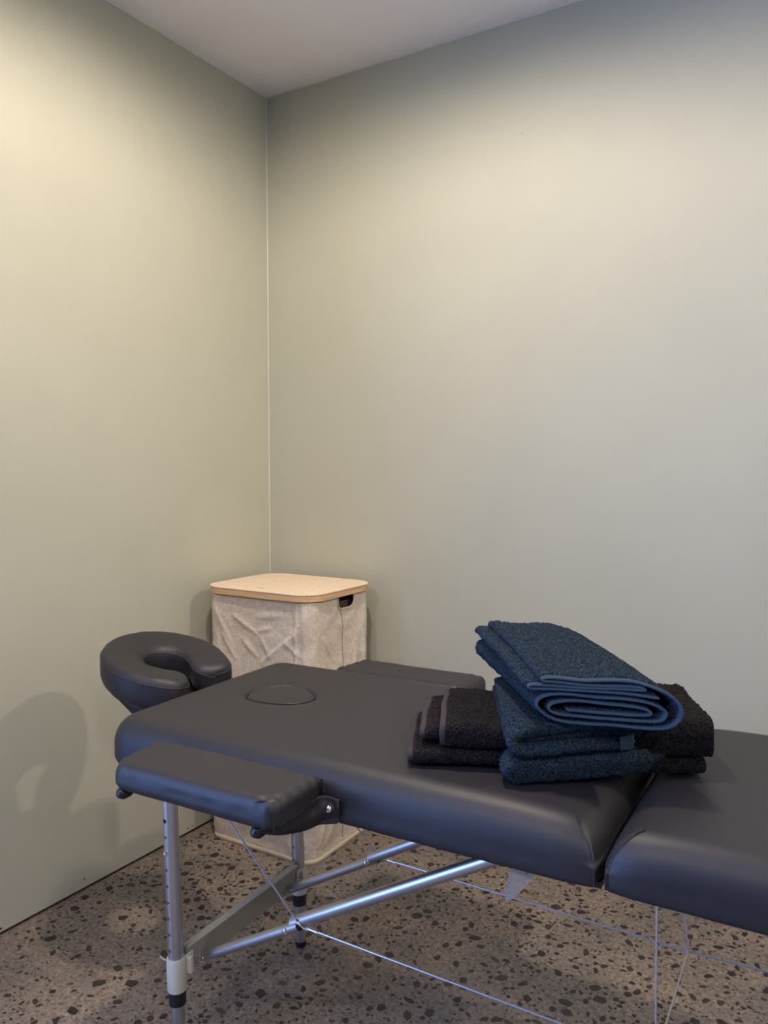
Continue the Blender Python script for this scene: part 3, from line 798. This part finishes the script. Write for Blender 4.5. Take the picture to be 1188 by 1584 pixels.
vs = []; fs = []; lp = rrect(bx*0.992 + 0.0022, by*0.992 + 0.0022, 0.043, 10, 0.01); nb = len(lp)
for z, o_ in ((0.0, 0), (0.0004, 0.0015), (0.007, 0.0026), (0.0135, 0.0014), (0.014, -0.002)):
    for (x, y) in lp:
        L = math.hypot(x, y); wv = 0.0015*nz(x*20, y*20, 7); vs.append((x*(1 + o_/L), y*(1 + o_/L), z + (wv if z > 0.005 else 0)))
for i in range(4):
    for k in range(nb): j = (k+1) % nb; fs.append((i*nb+k, i*nb+j, (i+1)*nb+j, (i+1)*nb+k))
mesh_obj('bottom_binding', vs, fs, M['linen_trim'], body)
# inner lining box, dark behind the handle slot
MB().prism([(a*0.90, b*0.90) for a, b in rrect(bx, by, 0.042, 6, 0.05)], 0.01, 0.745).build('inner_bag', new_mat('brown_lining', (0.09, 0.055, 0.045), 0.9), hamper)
# lid: bamboo rim with a felt top panel
def slab(hx, hy, rc, prof, mat, name, par, capb=True):
    vs = []; fs = []; base = rrect(hx, hy, rc, 14, 0.02); n = len(base)
    for (ins, z) in prof:
        L_ = rrect(hx - ins, hy - ins, rc - ins, 14, 0.02)
        # keep point counts equal by scaling the base loop along its own normals
        for (x, y) in base:
            fx = max(0, abs(x) - (hx - rc)); fy = max(0, abs(y) - (hy - rc)); l = math.hypot(fx, fy)
            nx_, ny_ = (math.copysign(fx, x)/l, math.copysign(fy, y)/l) if l > 1e-9 else (0, 0)
            vs.append((x - nx_*ins, y - ny_*ins, z))
    for i in range(len(prof) - 1):
        for k in range(n): j = (k+1) % n; fs.append((i*n+k, i*n+j, (i+1)*n+j, (i+1)*n+k))
    fs.append(tuple(range((len(prof)-1)*n, len(prof)*n)))
    if capb: fs.append(tuple(reversed(range(n))))
    o = mesh_obj(name, vs, fs, mat, par, True); mark_sharp(o.data, 0.6); return o
lhx, lhy = (HX1-HX0)/2 + 0.002, (HY1-HY0)/2 + 0.004
lid = slab(lhx, lhy, 0.070, [(0.0015, 0.766), (0.0, 0.7675), (0.0, 0.7835), (0.0012, 0.785)], M['bamboo'], 'lid_rim', hamper)
felt = slab(lhx + 0.0015, lhy + 0.0015, 0.071, [(0.001, 0.785), (0.0, 0.7856), (0.0, 0.7875), (0.0012, 0.7885)], M['felt'], 'lid_top', hamper)
MB().box((-0.026, -lhy + 0.046, 0.7885), (0.002, -lhy + 0.0475, 0.7891)).build('pull_slit', new_mat('slit_brown', (0.2, 0.12, 0.06), 0.9), felt).rotation_euler = (0, 0, 0)

# ------------------------------------------------------------------ folded towels
def sheet(name, pts, th, length, mat, parent, frame, res=0.0022, amp=0.0012, ns=380, start=0.0, skew=0.0, warp=None, u_res=None, round_ends=True, sub=8, th_end=None):
    """thick cloth following a 2D path (a, h) and extruded along b. frame(a,b,h)->xyz"""
    P = resample(catmull([(a, h, 0) for a, h in pts], sub), res); n = len(P)
    tn = []
    for i in range(n):
        t = P[min(i+1, n-1)] - P[max(i-1, 0)]
        if t.length < 1e-9: t = Vector((1, 0, 0))
        t.normalize(); tn.append(Vector((-t.y, t.x, 0)))
    for _ in range(2):
        tn = [(tn[max(i-1, 0)] + tn[i]*2 + tn[min(i+1, n-1)]).normalized() for i in range(n)]
    ring = [(P[i], tn[i], 1.0) for i in range(n)] + [(P[n-1], (tn[n-1].cross(Vector((0, 0, 1)))).normalized(), 1.0)] + [(P[i], -tn[i], 1.0) for i in range(n-1, -1, -1)] + [(P[0], -(tn[0].cross(Vector((0, 0, 1)))).normalized(), 1.0)]
    nr = len(ring); ur = u_res or res; nl = max(2, int(length / ur)); er = min(th/2*(1.0 if round_ends else 0.5), length*0.3)
    rowsb = [(er*(1 - math.cos(PI/2*k/5)), max(0.12, math.sin(PI/2*k/5))) for k in range(5)]
    rowsb = rowsb + [(er + (length - 2*er)*k/nl, 1.0) for k in range(nl + 1)] + [(length - d_, s_) for d_, s_ in reversed(rowsb)]
    vs = []; fs = []
    for b0, s in rowsb:
        for (p, nn_, _) in ring:
            b = start + b0
            q_ = p + nn_ * (th/2 * s)
            a, h = q_.x, q_.y
            dz_ = 0.0
            if amp:
                vv_ = Vector((a*ns, b*ns, h*ns)); dz_ = amp * (noise.noise(vv_) + 0.6*noise.noise(vv_*0.37))
                a += nn_.x*dz_*s; h += nn_.y*dz_*s
            if warp: a, b2, h = warp(a, b, h)
            else: b2 = b
            vs.append(frame(a, b2, h))
    rows = len(rowsb)
    for j in range(rows - 1):
        for k in range(nr):
            l = (k+1) % nr; fs.append((j*nr+k, j*nr+l, (j+1)*nr+l, (j+1)*nr+k))
    # end strips: close the collapsed ring ends with quads between the two sides
    for base, flip in ((0, 0), ((rows-1)*nr, 1)):
        for i in range(n - 1):
            q4 = (base + i, base + i + 1, base + (2*n - i - 1), base + (2*n - i))
            fs.append(q4 if flip else tuple(reversed(q4)))
    o = mesh_obj(name, vs, fs, mat, parent)
    return o
def frame_uv(F, E, A, z0):
    """F origin (u,v), E unit-ish vector for a, A vector for b; returns function giving coordinates relative to root at F"""
    def f(a, b, h): return (a*E[0] + b*A[0], a*E[1] + b*A[1], h)
    root_w = TM @ Vector((F[0], F[1], z0))
    return f, root_w
def unit(x, y): l = math.hypot(x, y); return (x/l, y/l)

# --- black towels: b runs along the table (left end = start), a runs from the near fold backwards
E24 = unit(0.911, 0.411); N24 = unit(-0.411, 0.911)
ZS = ZT + 0.001
def black_towel(name, F, z0, sheets, label):
    f, rw = frame_uv(F, N24, E24, z0)
    root = empty(name, rw, RZ); tag(root, label, 'towel', 'folded charcoal towels')
    for (pts, th, start, length, hemlen, hemboth, wp) in sheets:
        o = sheet('terry_fold', pts, th, length, M['black_terry'], root, f, 0.0022, 0.0026, 330, start, warp=wp)
        sheet('hem', pts, th*0.62, hemlen, M['black_hem'], root, f, 0.0045, 0.0003, 200, start - hemlen*0.85, warp=wp, round_ends=True)
        if hemboth: sheet('hem', pts, th*0.62, hemlen, M['black_hem'], root, f, 0.0045, 0.0003, 200, start + length - hemlen*0.15, warp=wp)
    return root
def U(d0, d1, h0, h1, bulge=0.010):
    """U fold in (a,h): open at the back, fold at the near side a=0"""
    hm = (h0+h1)/2; r_ = (h1-h0)/2
    return [(d1, h0), (d0 + 0.05, h0), (d0 + 0.012, h0), (d0 + 0.0015, hm - r_*0.55), (d0, hm), (d0 + 0.0015, hm + r_*0.55), (d0 + 0.012, h1), (d0 + 0.06, h1), (d1, h1)]
def wp1(a, b, h):
    s = 0.004*math.sin(b*14) + 0.003*nz(b*9, a*6, 2)
    k = h*0.10*nz(a*8, b*8, 5)
    return a + s, b + 0.003*nz(a*14, h*20, 4), h + (k if h > 0.012 else 0)
lower_black = black_towel('folded_towel', (0.629, -0.214), ZS, [
    (U(0.006, 0.20, 0.008, 0.021), 0.0125, 0.008, 0.452, 0.010, False, wp1)], 'charcoal terry towel folded flat, lying lowest on the massage table')
def wp2(a, b, h):
    # outer layers slump to the back at the left end, swell at the right
    s = 0.005*math.sin(b*11 + 1) + 0.003*nz(b*9, a*6, 8)
    hh = h * (0.90 - 0.08*min(1, max(0, (b - 0.12)/0.06)) + 0.50*max(0.0, min(1, (b - 0.34)/0.07))) + 0.004*nz(a*9, b*9, 7) * (1 if h > 0.01 else 0)
    return a + s + 0.03*min(0, b - 0.07) * -1.0, b + 0.004*nz(a*14, h*20, 6), hh
z1 = ZS + 0.030
upper_black = black_towel('folded_towel', (0.629, -0.214), z1, [
    (U(0.018, 0.195, 0.012, 0.026), 0.011, 0.030, 0.42, 0.010, False, wp2),
    (U(0.002, 0.200, 0.004, 0.040), 0.0095, 0.062, 0.41, 0.010, False, wp2)], 'charcoal terry towel with two hem bands, between the lowest towel and the blue towels')

# --- lower blue towel
Fb = (0.808, -0.206)
Eb = unit(0.165, 0.130); Ab = unit(-0.125, 0.27)
fb, rwb = frame_uv(Fb, Eb, Ab, ZS)
lb = empty('folded_towel', rwb, RZ)
tag(lb, 'blue terry towel folded thick with a hanging loop tab, under the other blue towel', 'towel', 'folded blue towels')
# this towel shows its long folds to the viewer: a is depth here, b runs along Eb
def fb2(a, b, h): return (b*Eb[0] + a*Ab[0], b*Eb[1] + a*Ab[1], h)
def wb2(a, b, h):
    t = b / 0.235
    sag = -0.020*max(0, 1 - t*1.8)*0 
    hh = h + 0.004*nz(a*10, b*10, 11) * (1 if h > 0.012 else 0.3) + (0.010*math.sin(t*PI) * (h/0.09) * 0.4)
    lift = 0.016*max(0.0, t - 0.45)**1.2 / 0.55 * (1 - h/0.1) if h < 0.05 else 0
    aa = a + 0.006*math.cos(t*PI*1.0 - 0.4) * (0.5 + h*6) + 0.10*max(0, t - 0.72)**2 + 0.20*max(0, 0.06 - t)**1.5
    return aa, b, hh + lift
D = 0.300
def fb3(a, b, h): return (a*Eb[0] + b*Ab[0], a*Eb[1] + b*Ab[1], h)
def wb3(a, b, h):
    t = a / 0.235
    aa = a + 0.004*nz(b*9, h*18, 2) - 0.10*h*max(0, 1 - t*1.4)*(0.3 + b*1.5)
    bb = b + 0.008*math.sin(h*95 + 0.6)*max(0, 1 - b/0.06) * 0.5 + 0.10*max(0, t - 0.80)**1.5*max(0, 1 - b/0.15) + 0.003*nz(a*14, h*25, 3)
    hh = h + 0.004*nz(a*11, b*10, 11) * min(1, h/0.03) + 0.006*math.sin(min(1, max(0, t))*PI) * (h/0.09)
    L = min(1, max(0, (b - 0.085*(1 - t))/0.05)); L = 0.066*L*L*(3 - 2*L)      # rides over the charcoal towels behind
    hh = L + hh * (0.092 - L)/0.096
    return aa, bb, hh
sheet('terry_fold', [(-0.002, 0.0205), (0.07, 0.0205), (0.14, 0.0215), (0.212, 0.025)], 0.037, D, M['blue_terry'], lb, fb3, 0.0021, 0.0026, 300, 0.0, warp=wb3, round_ends=False)
SPX = 1.05
spiral = [(0.172, 0.057), (0.12, 0.0545), (0.06, 0.0545), (0.012, 0.056), (-0.003, 0.066), (0.004, 0.078), (0.035, 0.0835), (0.10, 0.0845), (0.17, 0.083), (0.212, 0.077), (0.233, 0.060), (0.234, 0.043), (0.222, 0.030), (0.200, 0.024)]
spiral = [(a*SPX, h) for a, h in spiral]
sheet('terry_fold', spiral, 0.0185, D - 0.004, M['blue_terry'], lb, fb3, 0.0021, 0.0026, 300, 0.001, warp=wb3)
sheet('terry_fold', [(0.02, 0.070), (0.20, 0.068)], 0.016, D - 0.03, M['blue_terry'], lb, fb3, 0.004, 0.0012, 300, 0.012, warp=wb3)
sheet('terry_fold', [(0.02, 0.042), (0.205, 0.044)], 0.014, D - 0.03, M['blue_terry'], lb, fb3, 0.004, 0.0012, 300, 0.014, warp=wb3)
# loop tab
tb = MB()
P0 = [fb2(*[(-0.004, 0.160, 0.070), (-0.007, 0.161, 0.060), (-0.003, 0.162, 0.048)][i]) for i in range(3)]
P1 = [fb2(*[(-0.002, 0.182, 0.072), (-0.005, 0.182, 0.061), (-0.002, 0.180, 0.049)][i]) for i in range(3)]
vs = [Vector(p) for p in P0 + P1]; vs += [v + Vector((0.001, 0.004, 0)) for v in vs]
tb.add(vs, [(0,1,4,3), (1,2,5,4), (6,9,10,7), (7,10,11,8), (0,6,7,1), (1,7,8,2), (3,4,10,9), (4,5,11,10), (0,3,9,6), (2,8,11,5)])
t_ = tb.build('hanging_loop', M['blue_hem'], lb, False, 0.0008); t_['label'] = 'smooth blue woven loop tab'

# --- upper blue towel: spiral fold, hemmed end towards the viewer
Ft = (0.823, -0.181)
Et = (0.223, 0.048); Et = (Et[0]/0.228, Et[1]/0.228)
At = unit(-0.198, 0.306)
Z2 = ZS + 0.091
ft, rwt = frame_uv(Ft, Et, At, Z2)
ub = empty('folded_towel', rwt, RZ)
tag(ub, 'blue terry towel rolled with bound hem edges facing forward, topmost of the stack', 'towel', 'folded blue towels')
W_, Hh = 0.208, 0.072
prof = [(0.86, 0.70), (0.55, 0.725), (0.18, 0.70), (0.00, 0.700), (-0.025, 0.735), (0.01, 0.775), (0.25, 0.765), (0.55, 0.80), (0.74, 0.815), (0.78, 0.845), (0.70, 0.87), (0.40, 0.835), (0.12, 0.85), (0.07, 0.885), (0.12, 0.925), (0.35, 0.92), (0.62, 0.98), (0.80, 0.92), (0.93, 0.78), (1.0, 0.56), (1.0, 0.34), (0.94, 0.14), (0.82, 0.06), (0.60, 0.05), (0.38, 0.03), (0.20, 0.06), (0.09, 0.18), (0.035, 0.34), (0.05, 0.48), (0.13, 0.58), (0.26, 0.615), (0.45, 0.60), (0.62, 0.61), (0.80, 0.58), (0.90, 0.47), (0.91, 0.34), (0.86, 0.22), (0.70, 0.185), (0.40, 0.17), (0.18, 0.20), (0.12, 0.30), (0.16, 0.42), (0.30, 0.49), (0.50, 0.48), (0.74, 0.46), (0.82, 0.38), (0.76, 0.31), (0.50, 0.285), (0.26, 0.29)]
prof = [(a*W_, 0.004 + h*Hh) for a, h in prof]
def wt(a, b, h):
    t = b / 0.364
    # body narrows and slopes at the back, right side lower
    aa = a * (1 - 0.09*t) + 0.004*nz(b*10, h*14, 1)
    aa -= 0.040*t*max(0, 1 - a/(W_*0.6))*(1 - 0.75*min(1, h/Hh))
    hh = h * (1 + 0.22*math.sin(min(1, t)*PI*0.5) * (1 - a/W_*0.75)) + 0.0035*nz(a*14, b*9, 3) * (h/Hh)
    hh += 0.012*math.sin(PI*min(1, t*1.1)) * max(0, 1 - abs(a/W_ - 0.45)*2) * (h/Hh)
    bb = b + 0.010*math.sin(a*14) * (1 - t) + 0.002*nz(a*30, h*30)
    return aa, bb, hh
sheet('terry_roll', prof, 0.0073, 0.354, M['blue_terry'], ub, ft, 0.0020, 0.0022, 330, 0.006, warp=wt, sub=6)
sheet('hem', prof, 0.0042, 0.009, M['blue_hem'], ub, ft, 0.0020, 0.0002, 200, -0.003, warp=wt, sub=6, u_res=0.003)
